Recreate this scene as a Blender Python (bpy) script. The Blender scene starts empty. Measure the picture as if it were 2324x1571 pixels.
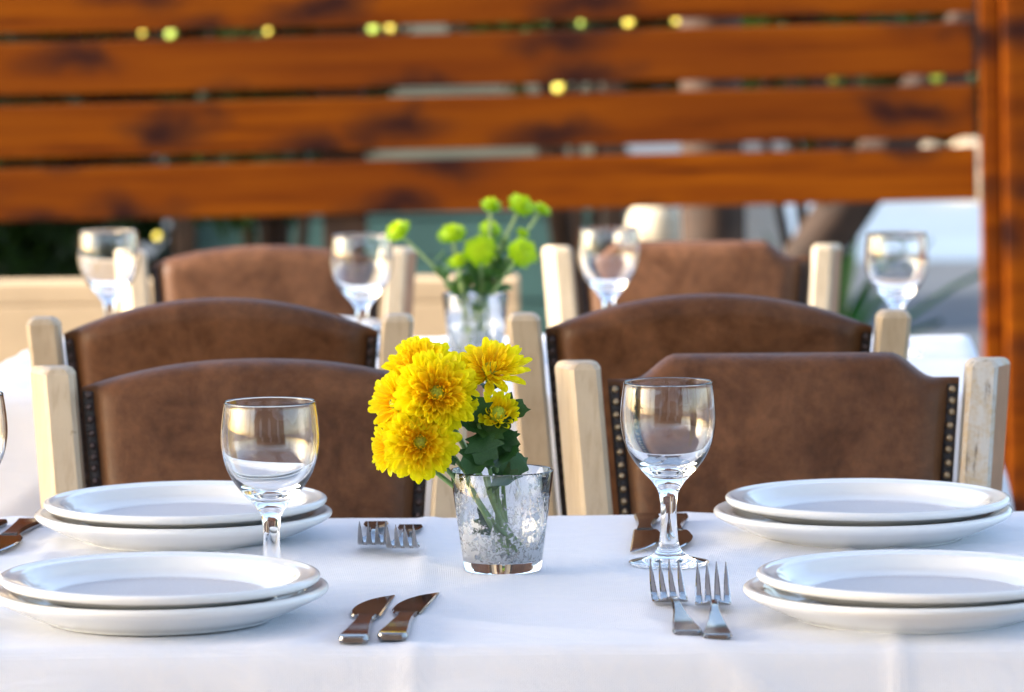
import bpy, bmesh, math, random
from mathutils import Vector, Matrix, noise
R = math.radians
rnd = random.Random(7)
S = bpy.context.scene
COL = S.collection

# ------------------------------------------------------------------ camera, sky, sun, exposure
cam_d = bpy.data.cameras.new('camera'); cam = bpy.data.objects.new('camera', cam_d); COL.objects.link(cam)
cam.matrix_world = Matrix.Translation((0, 0, 1.303)) @ Matrix.Rotation(R(90 - 5.21), 4, 'X') @ Matrix.Rotation(R(-0.5), 4, 'Z')
cam_d.sensor_width = 36; cam_d.lens = 36 * 10250 / 2324
cam_d.clip_start = .05; cam_d.clip_end = 400
cam_d.dof.use_dof = True; cam_d.dof.focus_distance = 3.90; cam_d.dof.aperture_fstop = 8.8
S.camera = cam
SUN = Vector((-.90, -.10, .40)).normalized()
W = bpy.data.worlds.new('World'); S.world = W; W.use_nodes = True
nt = W.node_tree; sky = nt.nodes.new('ShaderNodeTexSky'); sky.sky_type = 'NISHITA'; sky.sun_disc = False
sky.sun_elevation = math.asin(SUN.z); sky.sun_rotation = math.atan2(SUN.x, SUN.y)
sky.dust_density = 2.5; sky.air_density = 1.0; sky.ozone_density = .8
nt.links.new(sky.outputs[0], nt.nodes['Background'].inputs[0]); nt.nodes['Background'].inputs[1].default_value = .15
sl = bpy.data.lights.new('sun', 'SUN'); sl.energy = 2.6; sl.angle = R(.6); sl.color = (1, .95, .87)
so = bpy.data.objects.new('sun', sl); COL.objects.link(so); so.rotation_euler = SUN.to_track_quat('Z', 'Y').to_euler()
so.location = SUN * 20
V = S.view_settings; V.view_transform = 'Standard'; V.look = 'None'; V.exposure = 2.1; V.gamma = 1
S.render.engine = 'CYCLES'
cy = S.cycles;  cy.use_denoising = True; cy.max_bounces = 14; cy.transmission_bounces = 12; cy.glossy_bounces = 8
cy.diffuse_bounces = 4; cy.transparent_max_bounces = 12; cy.sample_clamp_indirect = 30; cy.blur_glossy = .5

# ------------------------------------------------------------------ materials
def new_mat(name):
    m = bpy.data.materials.new(name); m.use_nodes = True
    t = m.node_tree; return m, t, t.nodes['Principled BSDF']
def N(t, kind, **kw):
    n = t.nodes.new(kind)
    for k, v in kw.items():
        if k.startswith('i_'): n.inputs[k[2:].replace('_', ' ')].default_value = v
        else: setattr(n, k, v)
    return n
def ramp(t, src, stops):  # stops: (position, grey or rgb)
    r = t.nodes.new('ShaderNodeValToRGB'); e = r.color_ramp.elements
    while len(e) < len(stops): e.new(.5)
    for el, (p, c) in zip(e, stops):
        el.position = p; el.color = (c, c, c, 1) if isinstance(c, (int, float)) else (*c, 1)
    t.links.new(src, r.inputs[0]); return r.outputs[0]
def coords(t, kind='Object', scale=(1, 1, 1), rand=False):
    tc = N(t, 'ShaderNodeTexCoord'); mp = N(t, 'ShaderNodeMapping'); mp.inputs['Scale'].default_value = scale
    t.links.new(tc.outputs[kind], mp.inputs[0])
    if rand:
        oi = N(t, 'ShaderNodeObjectInfo'); ml = N(t, 'ShaderNodeMath', operation='MULTIPLY'); ml.inputs[1].default_value = 57
        t.links.new(oi.outputs['Random'], ml.inputs[0]); t.links.new(ml.outputs[0], mp.inputs['Location'])
    return mp.outputs[0]
def noise_tex(t, vec, scale, detail=4, rough=.55, dist=0):
    n = N(t, 'ShaderNodeTexNoise'); n.inputs['Scale'].default_value = scale; n.inputs['Detail'].default_value = detail
    n.inputs['Roughness'].default_value = rough; n.inputs['Distortion'].default_value = dist
    t.links.new(vec, n.inputs['Vector']); return n.outputs[0]
def bump(t, b, src, strength, dist=.002):
    bn = N(t, 'ShaderNodeBump'); bn.inputs['Strength'].default_value = strength; bn.inputs['Distance'].default_value = dist
    t.links.new(src, bn.inputs['Height']); t.links.new(bn.outputs[0], b.inputs['Normal']); return bn
def mixc(t, fac, a, b):
    m = N(t, 'ShaderNodeMix', data_type='RGBA')
    t.links.new(fac, m.inputs[0])
    for v, i in ((a, 6), (b, 7)):
        if isinstance(v, tuple): m.inputs[i].default_value = (*v, 1)
        else: t.links.new(v, m.inputs[i])
    return m.outputs[2]
def plain(name, c, rough=.5, metal=0, var=.12, scale=30, **kw):
    m, t, b = new_mat(name); v = coords(t, rand=True)
    n = noise_tex(t, v, scale)
    lo = tuple(x * (1 - var) for x in c); hi = tuple(min(1, x * (1 + var)) for x in c)
    t.links.new(ramp(t, n, [(.3, lo), (.7, hi)]), b.inputs['Base Color'])
    b.inputs['Roughness'].default_value = rough; b.inputs['Metallic'].default_value = metal
    for k, val in kw.items(): b.inputs[k].default_value = val
    return m

def mat_wood_stain():
    m, t, b = new_mat('stained pine')
    v = coords(t, scale=(1, 1, 1), rand=True)
    vs = N(t, 'ShaderNodeMapping'); vs.inputs['Scale'].default_value = (1.1, 22, 22); t.links.new(v, vs.inputs[0])
    g = noise_tex(t, vs.outputs[0], 1.6, 5, .6, .6)
    base = ramp(t, g, [(.28, (.070, .0125, .001)), (.45, (.165, .035, .001)), (.72, (.265, .067, .001))])
    big = noise_tex(t, v, 1.1, 2)
    base = mixc(t, ramp(t, big, [(.42, 0.0), (.62, .55)]), base, (.11, .022, .002))
    sx = N(t, 'ShaderNodeSeparateXYZ'); cx = N(t, 'ShaderNodeCombineXYZ'); t.links.new(v, sx.inputs[0]); t.links.new(sx.outputs[0], cx.inputs[0]); t.links.new(sx.outputs[2], cx.inputs[1])
    vk = N(t, 'ShaderNodeMapping'); vk.inputs['Scale'].default_value = (2.5, 7.0, 0); t.links.new(cx.outputs[0], vk.inputs[0])
    wob = noise_tex(t, v, 7, 3)
    ad = N(t, 'ShaderNodeVectorMath', operation='MULTIPLY_ADD'); ad.inputs[1].default_value = (.55, .9, 0)
    t.links.new(wob, ad.inputs[0]); t.links.new(vk.outputs[0], ad.inputs[2])
    vo = N(t, 'ShaderNodeTexVoronoi', voronoi_dimensions='2D'); vo.inputs['Scale'].default_value = 1; t.links.new(ad.outputs[0], vo.inputs['Vector'])
    col = mixc(t, ramp(t, vo.outputs['Distance'], [(.06, 1), (.14, .75), (.36, 0)]), base, (.030, .009, .006))
    oi = N(t, 'ShaderNodeObjectInfo'); tn = N(t, 'ShaderNodeMix', data_type='RGBA', blend_type='MULTIPLY'); tn.inputs[0].default_value = 1
    t.links.new(col, tn.inputs[6]); t.links.new(ramp(t, oi.outputs['Random'], [(0, .72), (1, 1.0)]), tn.inputs[7]); col = tn.outputs[2]
    t.links.new(col, b.inputs['Base Color'])
    b.inputs['Roughness'].default_value = .55; b.inputs['Specular IOR Level'].default_value = .06
    bump(t, b, g, .25, .003)
    return m
def mat_leather(name, dark, light):
    m, t, b = new_mat(name); v = coords(t, rand=True)
    n1 = noise_tex(t, v, 15, 7, .68, .5); n2 = noise_tex(t, v, 75, 4, .6)
    mo = N(t, 'ShaderNodeMix', data_type='RGBA', blend_type='MULTIPLY'); mo.inputs[0].default_value = 1
    t.links.new(ramp(t, n1, [(.34, dark), (.66, light)]), mo.inputs[6]); t.links.new(ramp(t, n2, [(.32, .68), (.68, 1.0)]), mo.inputs[7]); c = mo.outputs[2]
    tc = N(t, 'ShaderNodeTexCoord'); sp = N(t, 'ShaderNodeSeparateXYZ'); t.links.new(tc.outputs['Generated'], sp.inputs[0])
    c = mixc(t, ramp(t, sp.outputs[0], [(.045, .85), (.12, 0), (.88, 0), (.955, .85)]), c, (.10, .036, .008))
    t.links.new(c, b.inputs['Base Color'])
    t.links.new(ramp(t, n1, [(.3, .36), (.7, .52)]), b.inputs['Roughness'])
    b.inputs['Specular IOR Level'].default_value = .24
    vo = N(t, 'ShaderNodeTexVoronoi', feature='DISTANCE_TO_EDGE'); vo.inputs['Scale'].default_value = 300; t.links.new(v, vo.inputs['Vector'])
    b1 = bump(t, b, vo.outputs[0], .3, .0012)
    b2 = N(t, 'ShaderNodeBump'); b2.inputs['Strength'].default_value = .4; b2.inputs['Distance'].default_value = .006
    t.links.new(n1, b2.inputs['Height']); t.links.new(b2.outputs[0], b1.inputs['Normal'])
    return m
def mat_cream(name, worn=False):
    m, t, b = new_mat(name); v = coords(t, rand=True)
    mp = N(t, 'ShaderNodeMapping'); mp.inputs['Scale'].default_value = (150, 150, 9); t.links.new(v, mp.inputs[0])
    gr = noise_tex(t, mp.outputs[0], 1, 5, .65, .3); n = noise_tex(t, v, 14, 5)
    c = ramp(t, n, [(.3, (.49, .385, .255)), (.7, (.60, .485, .335))])
    c = mixc(t, ramp(t, gr, [(.36, .45), (.5, 0)]), c, (.38, .27, .16))
    if worn:
        fl = ramp(t, noise_tex(t, v, 55, 6, .75), [(.40, 0), (.58, 1)])
        c = mixc(t, fl, c, (.60, .57, .52)); c = mixc(t, ramp(t, gr, [(.33, .9), (.41, 0)]), c, (.17, .13, .10))
        bump(t, b, gr, .8, .002); b.inputs['Roughness'].default_value = .8
    else:
        k = ramp(t, noise_tex(t, v, 30, 6, .75), [(.68, 0), (.72, .8)]); c = mixc(t, k, c, (.30, .20, .11))
        bump(t, b, gr, .35, .0012); b.inputs['Roughness'].default_value = .42
    t.links.new(c, b.inputs['Base Color'])
    return m
def mat_cloth():
    m, t, b = new_mat('white damask cotton'); v = coords(t)
    n = noise_tex(t, v, 4, 4, .6, .8)
    w1 = N(t, 'ShaderNodeTexWave', bands_direction='X'); w1.inputs['Scale'].default_value = 190; w1.inputs['Distortion'].default_value = 1.5
    w2 = N(t, 'ShaderNodeTexWave', bands_direction='Y'); w2.inputs['Scale'].default_value = 190; w2.inputs['Distortion'].default_value = 1.5
    t.links.new(v, w1.inputs['Vector']); t.links.new(v, w2.inputs['Vector'])
    dm = noise_tex(t, v, 34, 2, .4, 2.2); msk = ramp(t, dm, [(.52, 0), (.55, 1)])
    c = mixc(t, msk, (.765, .79, .86), (.775, .795, .86))
    t.links.new(c, b.inputs['Base Color'])
    t.links.new(ramp(t, dm, [(.50, .75), (.57, .6)]), b.inputs['Roughness'])
    mx = N(t, 'ShaderNodeMath', operation='ADD'); t.links.new(w1.outputs[1], mx.inputs[0]); t.links.new(w2.outputs[1], mx.inputs[1])
    b1 = bump(t, b, mx.outputs[0], .3, .0007)
    b2 = N(t, 'ShaderNodeBump'); b2.inputs['Strength'].default_value = .35; b2.inputs['Distance'].default_value = .02
    t.links.new(n, b2.inputs['Height']); t.links.new(b2.outputs[0], b1.inputs['Normal'])
    b.inputs['Sheen Weight'].default_value = .15
    return m
def mat_glass():
    m, t, b = new_mat('clear glass')
    b.inputs['Transmission Weight'].default_value = 1; b.inputs['IOR'].default_value = 1.5; b.inputs['Base Color'].default_value = (.985, .99, .99, 1)
    n = noise_tex(t, coords(t, rand=True), 60, 2)
    t.links.new(ramp(t, n, [(.45, .0), (.7, .03)]), b.inputs['Roughness'])
    return m
def mat_mercury():
    m, t, b = new_mat('flaked silver on glass')
    out = t.nodes['Material Output']
    b.inputs['Transmission Weight'].default_value = 1; b.inputs['IOR'].default_value = 1.5; b.inputs['Roughness'].default_value = 0
    s = N(t, 'ShaderNodeBsdfPrincipled'); s.inputs['Base Color'].default_value = (.74, .77, .82, 1); s.inputs['Metallic'].default_value = .45; s.inputs['Roughness'].default_value = .4
    v = coords(t); n1 = noise_tex(t, v, 230, 5, .65, .5); n2 = noise_tex(t, v, 42, 3)
    sep = N(t, 'ShaderNodeSeparateXYZ'); tc = N(t, 'ShaderNodeTexCoord'); t.links.new(tc.outputs['Object'], sep.inputs[0])
    h = N(t, 'ShaderNodeMapRange'); h.inputs['From Min'].default_value = .008; h.inputs['From Max'].default_value = .075
    h.inputs['To Min'].default_value = .075; h.inputs['To Max'].default_value = -.17; t.links.new(sep.outputs[2], h.inputs[0])
    a1 = N(t, 'ShaderNodeMath', operation='ADD'); t.links.new(n1, a1.inputs[0]); t.links.new(h.outputs[0], a1.inputs[1])
    s2 = N(t, 'ShaderNodeMath', operation='MULTIPLY_ADD'); s2.inputs[1].default_value = .55; t.links.new(n2, s2.inputs[0]); t.links.new(a1.outputs[0], s2.inputs[2])
    msk = ramp(t, s2.outputs[0], [(.7120, -4), (.815, 1)])
    mx = N(t, 'ShaderNodeMixShader'); t.links.new(msk, mx.inputs[0]); t.links.new(b.outputs[0], mx.inputs[1]); t.links.new(s.outputs[0], mx.inputs[2])
    t.links.new(mx.outputs[0], out.inputs[0])
    return m
def mat_petal(name, base, mid, tip, transl=.5, axis=1):
    m, t, b = new_mat(name); out = t.nodes['Material Output']
    tc = N(t, 'ShaderNodeTexCoord'); sep = N(t, 'ShaderNodeSeparateXYZ'); t.links.new(tc.outputs['Generated'], sep.inputs[0])
    oi = N(t, 'ShaderNodeObjectInfo')
    ad = N(t, 'ShaderNodeMath', operation='MULTIPLY_ADD'); ad.inputs[1].default_value = .22
    t.links.new(oi.outputs['Random'], ad.inputs[0]); t.links.new(sep.outputs[axis], ad.inputs[2])
    c = ramp(t, ad.outputs[0], [(.05, base), (.5, mid), (.95, tip)])
    mu = N(t, 'ShaderNodeMix', data_type='RGBA', blend_type='MULTIPLY'); mu.inputs[0].default_value = 1; t.links.new(c, mu.inputs[6]); t.links.new(oi.outputs['Color'], mu.inputs[7]); c = mu.outputs[2]
    wv = N(t, 'ShaderNodeTexWave', bands_direction='X'); wv.inputs['Scale'].default_value = 2.2; t.links.new(tc.outputs['Generated'], wv.inputs['Vector'])
    b.inputs['Roughness'].default_value = .5; bump(t, b, wv.outputs[1], .12, .0006)
    t.links.new(c, b.inputs['Base Color'])
    tr = N(t, 'ShaderNodeBsdfTranslucent'); t.links.new(c, tr.inputs[0])
    mx = N(t, 'ShaderNodeMixShader'); mx.inputs[0].default_value = transl
    t.links.new(b.outputs[0], mx.inputs[1]); t.links.new(tr.outputs[0], mx.inputs[2]); t.links.new(mx.outputs[0], out.inputs[0])
    return m
def mat_leaf(name, lo, hi, transl=.3, scale=12, rough=.45):
    m, t, b = new_mat(name); out = t.nodes['Material Output']
    n = noise_tex(t, coords(t, rand=True), scale, 4)
    c = ramp(t, n, [(.3, lo), (.7, hi)]); t.links.new(c, b.inputs['Base Color']); b.inputs['Roughness'].default_value = rough
    tr = N(t, 'ShaderNodeBsdfTranslucent'); t.links.new(c, tr.inputs[0])
    mx = N(t, 'ShaderNodeMixShader'); mx.inputs[0].default_value = transl
    t.links.new(b.outputs[0], mx.inputs[1]); t.links.new(tr.outputs[0], mx.inputs[2]); t.links.new(mx.outputs[0], out.inputs[0])
    return m
def mat_china():
    m, t, b = new_mat('white glazed china')
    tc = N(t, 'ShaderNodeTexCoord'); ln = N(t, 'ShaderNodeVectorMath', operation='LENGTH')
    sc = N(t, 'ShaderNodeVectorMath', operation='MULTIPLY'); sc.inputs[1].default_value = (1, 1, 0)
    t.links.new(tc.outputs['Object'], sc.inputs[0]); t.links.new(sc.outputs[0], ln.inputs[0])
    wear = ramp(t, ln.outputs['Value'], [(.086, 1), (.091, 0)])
    vs = N(t, 'ShaderNodeMapping'); vs.inputs['Scale'].default_value = (160, 900, 1); vs.inputs['Rotation'].default_value = (0, 0, .6); t.links.new(tc.outputs['Object'], vs.inputs[0])
    sn = noise_tex(t, vs.outputs[0], 1, 3)
    rr = N(t, 'ShaderNodeMath', operation='MULTIPLY'); t.links.new(wear, rr.inputs[0]); t.links.new(ramp(t, sn, [(.3, .34), (.7, .5)]), rr.inputs[1])
    mx = N(t, 'ShaderNodeMath', operation='MAXIMUM'); mx.inputs[1].default_value = .07; t.links.new(rr.outputs[0], mx.inputs[0])
    t.links.new(mx.outputs[0], b.inputs['Roughness'])
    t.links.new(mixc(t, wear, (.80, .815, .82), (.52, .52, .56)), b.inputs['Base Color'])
    b.inputs['Coat Weight'].default_value = 0
    return m

M = dict(wood=mat_wood_stain(),
    leather=mat_leather('brown leather', (.092, .035, .0125), (.195, .083, .036)),
    cream=mat_cream('cream painted wood'), worn=mat_cream('cracked cream paint', True),
    edge=plain('shaded cream wood', (.34, .17, .085), .5), braid=plain('dark braid', (.022, .016, .014), .6),
    brass=plain('aged brass', (.42, .32, .20), .28, 1), dull=plain('dark bronze', (.10, .075, .07), .35, .9),
    cloth=mat_cloth(), glass=mat_glass(), mercury=mat_mercury(), china=mat_china(),
    steel=plain('polished steel', (.36, .355, .36), .07, 1, .05), hsteel=plain('brushed steel', (.25, .24, .235), .12, 1, .08, 200),
    petal=mat_petal('yellow petal', (.95, .64, .002), (.98, .84, .003), (.99, .92, .01)),
    floret=plain('green yellow florets', (.42, .52, .03), .6, 0, .4, 500),
    stem=plain('green stem', (.20, .34, .12), .5, 0, .25, 60), leaf=mat_leaf('dark green leaf', (.012, .055, .012), (.045, .14, .03), .25, 60), paleleaf=mat_leaf('pale green leaf', (.06, .16, .03), (.14, .30, .06), .35, 60),
    lime=mat_petal('lime petal', (.16, .40, .003), (.42, .66, .003), (.68, .86, .006), .4, 2), limestem=plain('pale green stem', (.30, .42, .16), .5),
    hedge=mat_leaf('hedge leaf', (.012, .035, .006), (.035, .085, .012), .3, 3), grass=mat_leaf('spiky leaf', (.02, .10, .01), (.04, .20, .02), .3, 3),
    limeglint=plain('lime leaf glint', (.34, .48, .02), .5), bloom=plain('yellow leaf glint', (.62, .52, .02), .5), bark=plain('brown bark', (.05, .025, .013), .8, 0, .4, 18),  # both bloom colours hold the glint of sunlit leaves
    sage=plain('pale sage paint', (.27, .28, .21), .6, 0, .1, 6), teal=plain('teal paint', (.10, .21, .19), .5, 0, .15, 6),
    render=plain('beige render', (.50, .36, .21), .8, 0, .08, 9), white=plain('white paint', (.78, .78, .78), .5, 0, .04), 
    creamcloth=plain('cream canvas', (.70, .62, .46), .8, 0, .06), stone=plain('beige stone', (.52, .40, .26), .8, 0, .15, 4),
    facade=plain('tan render', (.22, .15, .10), .85, 0, .1, 3), shaded_paving=plain('grey asphalt', (.085, .092, .10), .8, 0, .2, 3), tile=plain('terrace stone', (.20, .15, .12), .6, 0, .25, 2.5),
    pale=plain('sunlit paving', (.21, .27, .33), .7, 0, .1, 1.2), awn=mat_leaf('awning canvas', (.70, .73, .79), (.76, .79, .85), .48, 2, .9))

# ------------------------------------------------------------------ mesh helpers
def mesh(name, verts, faces, mats, smooth=True, fmats=None):
    me = bpy.data.meshes.new(name); me.from_pydata([tuple(v) for v in verts], [], faces); me.update()
    for m in (mats if isinstance(mats, (list, tuple)) else [mats]): me.materials.append(M[m] if isinstance(m, str) else m)
    if smooth: me.polygons.foreach_set('use_smooth', [True] * len(me.polygons))
    if fmats: me.polygons.foreach_set('material_index', fmats)
    return me
def obj(name, me, parent=None, loc=(0, 0, 0), rot=(0, 0, 0), scale=None, mw=None):
    o = bpy.data.objects.new(name, me); COL.objects.link(o)
    if parent: o.parent = parent
    if mw is not None: o.matrix_basis = mw
    else:
        o.location = loc; o.rotation_euler = rot
        if scale: o.scale = scale if isinstance(scale, (tuple, list)) else (scale,) * 3
    return o
def tag(o, label, cat, group=None):
    o['label'] = label; o['category'] = cat
    if group: o['group'] = group
    return o
def thing(name, label, cat, loc=(0, 0, 0), rz=0, group=None, scale=None):
    return tag(obj(name, None, None, loc, (0, 0, rz), scale), label, cat, group)
def structure(o): o['kind'] = 'structure'; return o
def stuff(o): o['kind'] = 'stuff'; return o
def catmull(pts, n=5):
    P = [Vector(p) for p in pts]; P = [P[0] * 2 - P[1]] + P + [P[-1] * 2 - P[-2]]; out = []
    for i in range(1, len(P) - 2):
        a, b, c, d = P[i - 1:i + 3]
        for k in range(n):
            t = k / n
            out.append(.5 * ((2 * b) + (c - a) * t + (2 * a - 5 * b + 4 * c - d) * t * t + (3 * b - a - 3 * c + d) * t ** 3))
    out.append(P[-2]); return out
def lathe(prof, seg=64):
    vs, fs, rings = [], [], []
    for p in prof:
        r, z = p[0], p[1]
        if r < 1e-5: rings.append([len(vs)]); vs.append((0, 0, z))
        else:
            rings.append(list(range(len(vs), len(vs) + seg)))
            vs += [(r * math.cos(2 * math.pi * k / seg), r * math.sin(2 * math.pi * k / seg), z) for k in range(seg)]
    for a, b in zip(rings, rings[1:]):
        for k in range(seg):
            k2 = (k + 1) % seg
            if len(a) == 1 and len(b) == 1: continue
            if len(a) == 1: fs.append((a[0], b[k2], b[k]))
            elif len(b) == 1: fs.append((a[k], a[k2], b[0]))
            else: fs.append((a[k], a[k2], b[k2], b[k]))
    return vs, fs
def tube(path, radii, seg=8, cap=True):
    P = [Vector(p) for p in path]; vs, fs = [], []
    if not isinstance(radii, (list, tuple)): radii = [radii] * len(P)
    up = Vector((.31, .2, .93))
    for i, p in enumerate(P):
        d = (P[min(i + 1, len(P) - 1)] - P[max(i - 1, 0)]).normalized(); a = d.cross(up).normalized(); b = d.cross(a)
        vs += [p + radii[i] * (a * math.cos(2 * math.pi * k / seg) + b * math.sin(2 * math.pi * k / seg)) for k in range(seg)]
    for i in range(len(P) - 1):
        for k in range(seg):
            k2 = (k + 1) % seg; fs.append((i * seg + k, i * seg + k2, i * seg + seg + k2, i * seg + seg + k))
    if cap: fs.append(tuple(range(seg))[::-1]); fs.append(tuple(range(len(vs) - seg, len(vs))))
    return vs, fs
def sweep_rect(rings, ch=.004, top_ch=.004, flare=0):
    """rings: (center, half width x, half depth y); chamfered square section swept upward, chamfered top"""
    vs, fs = [], []
    def ring(c, a, b, q):
        c = Vector(c); fp, fn = max(0, flare), min(0, flare)
        return [c + Vector(p) for p in ((a - q, -b, 0), (a, -b + q, 0), (a + fp, b - q, 0), (a - q + fp, b, 0), (-a + q + fn, b, 0), (-a + fn, b - q, 0), (-a, -b + q, 0), (-a + q, -b, 0))]
    rr = list(rings); c, a, b = rr[-1]; c = Vector(c); pc = Vector(rr[-2][0]); d = (c - pc).normalized()
    seq = [ring(*r, ch) for r in rr[:-1]] + [ring(c - d * top_ch, a, b, ch), ring(c - d * top_ch * .3, a - top_ch * .45, b - top_ch * .45, ch), ring(c, a - top_ch, b - top_ch, ch)]
    for s in seq: vs += s
    for i in range(len(seq) - 1):
        for k in range(8): k2 = (k + 1) % 8; fs.append((i * 8 + k, i * 8 + k2, i * 8 + 8 + k2, i * 8 + 8 + k))
    fs.append(tuple(range(8))[::-1]); fs.append(tuple(range(len(vs) - 8, len(vs))))
    return vs, fs
def bbox(x0, x1, y0, y1, z0, z1, bev=.004):
    bm = bmesh.new(); bmesh.ops.create_cube(bm, size=1)
    for v in bm.verts: v.co = ((x0 + x1) / 2 + v.co.x * (x1 - x0), (y0 + y1) / 2 + v.co.y * (y1 - y0), (z0 + z1) / 2 + v.co.z * (z1 - z0))
    if bev: bmesh.ops.bevel(bm, geom=bm.edges[:], offset=bev, segments=2, affect='EDGES', profile=.7)
    vs = [tuple(v.co) for v in bm.verts]; bm.verts.index_update(); fs = [tuple(v.index for v in f.verts) for f in bm.faces]; bm.free()
    return vs, fs
def boxm(name, mat, *a, **k): return mesh(name, *bbox(*a, **k), mat, smooth=False)
def join(*parts):
    vs, fs = [], []
    for v, f in parts:
        o = len(vs); vs += list(v); fs += [tuple(i + o for i in q) for q in f]
    return vs, fs
def sstep(a, b, x): x = max(0, min(1, (x - a) / (b - a))); return x * x * (3 - 2 * x)

# ------------------------------------------------------------------ the setting
g = structure(obj('ground', boxm('ground', 'shaded_paving', -120, 120, -60, 200, -.2, 0, bev=0)))  # shade over the nearer paving is put into this darker grey
structure(obj('terrace_floor', boxm('terrace_floor', 'tile', -9, 1.7, -8, 10.6, -.1, .006, bev=0)))
structure(obj('sunlit_pavement', boxm('sunlit_pavement', 'pale', 1.2, 30, 17.8, 23, -.1, .005, bev=0)))  # paler stretch of paving: sunlight put into the colour

# ------------------------------------------------------------------ slatted fence (leans a little, like the photo's)
fence = thing('slat_fence', 'orange-brown stained fence of wide horizontal pine planks', 'fence', (0, 10, 0))
fence.rotation_euler = (0, R(-.8), 0)
for k in range(12):
    z0 = .695 + k * .1385; L = 1.045 + rnd.uniform(-.006, .004)
    obj('plank', boxm('plank', 'wood', -2.6, L, -.018, .018, z0 + rnd.uniform(-.002, .002), z0 + .1165, bev=.006), fence, (0, rnd.uniform(-.004, .004), 0))
for x in (-2.2, -.36): obj('support_post', boxm('support_post', 'bark', x - .048, x + .048, .024, .11, -.08, 2.32, bev=.006), fence)
obj('end_post', boxm('end_post', 'wood', 1.098, 1.215, -.075, .04, -.08, 2.4, bev=.014), fence)
obj('batten', boxm('batten', 'wood', 1.052, 1.095, -.04, .012, -.08, 2.36, bev=.008), fence)

# low beige wall before the hedge
wall = thing('low_wall', 'low beige rendered wall behind the farthest chairs', 'wall', (0, 8.5, 0))
obj('wall_body', boxm('wall_body', 'render', -2.6, .015, 0,       .12, -.02, .612, bev=.006), wall)
obj('coping', boxm('coping', 'render', -2.6, .015, .0, .12, .612, .655, bev=.008), wall)

# ------------------------------------------------------------------ garden behind the fence
def leaf_cloud(n, rx, ry, rz, size, clumps=14, seed=0, zc=0):
    q = random.Random(seed); vs, fs = [], []
    cl = []
    for _ in range(clumps):
        d = Vector((q.gauss(0, 1), q.gauss(0, 1), q.gauss(0, 1))).normalized() * q.uniform(.3, .85)
        cl.append((d, q.uniform(.25, .5)))
    for i in range(n):
        d, r = q.choice(cl); p = d + Vector((q.gauss(0, 1), q.gauss(0, 1), q.gauss(0, 1))).normalized() * r * q.uniform(.5, 1)
        p = Vector((p.x * rx, p.y * ry, p.z * rz + zc))
        a = Vector((q.gauss(0, 1), q.gauss(0, 1), q.gauss(0, 1))).normalized(); b = a.orthogonal().normalized() * size * q.uniform(.25, .45); a = a * size * q.uniform(.7, 1.2)
        k = len(vs); vs += [p - a * .5, p + b * .6, p + a * .5, p - b * .6]; fs.append((k, k + 1, k + 2, k + 3))
    return vs, fs
def shrub(name, label, x, y, h, rx, ry, n=5000, seed=0, blooms=(), leaf=.07, mat='hedge', low=0):
    t = thing(name, label, 'shrub', (x, y, 0), 0, 'shrubs behind the fence')
    obj('crown', mesh('crown', *leaf_cloud(n, rx, ry, (h - low) * .5, leaf, 22, seed, low + (h - low) * .52), mat, smooth=False), t)
    q = random.Random(seed + 5)
    parts = [tube([(0, 0, -.02), (q.uniform(-.3, .3) * rx, q.uniform(-.3, .3) * ry, h * .45), (q.uniform(-.7, .7) * rx, q.uniform(-.7, .7) * ry, h * .85)], [.022, .014, .005], 6) for _ in range(6)]
    obj('stem', mesh('stem', *join(*parts), 'bark'), t)
    bm_ = lathe([(0, -.012), (.012, -.006), (.017, .002), (.013, .010), (.006, .006), (0, .004)], 8)
    for k, (bx, by, bz, s) in enumerate(blooms): obj('leaf_glint', mesh('leaf_glint', *bm_, 'limeglint' if k % 2 else 'bloom'), t, (bx - x, by - y, bz), (R(70), 0, R(-40)), (s * .8, s * .62, s * .7))  # small coloured discs standing in for sunlit leaf glints, not flowers
    return t
shrub('broad_shrub', 'dark dense shrub under the planks at the left edge', -1.75, 12.1, 1.9, 1.0, .55, 16000, 1, [(-.899, 11.5, .543, 1.0), (-.857, 11.5, 1.057, 1.25), (-.93, 11.5, 1.06, .7), (-1.15, 11.5, 1.03, .9), (-1.3, 11.55, .80, 1.0)], leaf=.085)
shrub('leafy_shrub', 'dark shrub before the pale boarded kiosk', -.62, 11.9, 1.55, .34, .3, 5200, 2, [(-.611, 11.5, 1.062, .8), (-.46, 11.5, 1.063, .7), (-.40, 11.5, 1.066, 1.0), (-.342, 11.5, 1.067, 1.3), (-.30, 11.5, 1.068, 1.2), (-.55, 11.6, 1.25, 1.1), (-.7, 11.6, 1.4, 1)], low=.5)
shrub('yellow_glint_shrub', 'shrub with modelled yellow leaf glints seen through the middle plank gaps', .2, 11.9, 1.7, .42, .35, 6500, 3, [(.127, 11.5, .913, 1.4), (.184, 11.5, 1.076, .7), (.307, 11.5, 1.078, 1.3), (.25, 11.6, 1.3, 1), (.05, 11.6, 1.45, 1.1), (.36, 11.6, 1.22, 1)], low=.85)
shrub('bright_green_shrub', 'bright green shrub seen through the right-hand plank gaps', .85, 12.3, 1.9, .6, .35, 7000, 4, [(.822, 11.5, .925, .9), (1.087, 11.5, .93, 1.4), (.43, 11.5, 1.082, 1.2), (.542, 11.5, 1.078, .7), (.9, 11.7, 1.3, 1), (.7, 11.7, 1.4, 1)], mat='grass', low=.85)
for k, (x, y) in enumerate(((1.1, 23.5), (2.6, 24.2), (4.3, 23.6))):
    shrub('hedge_bush', ('dark far bush behind the leaning trunk', 'dark far bush above the pale pavement', 'dark far bush beyond the right-hand post')[k], x, y, 2.8, 1.3, .7, 12000, 10 + k, leaf=.2)
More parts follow.
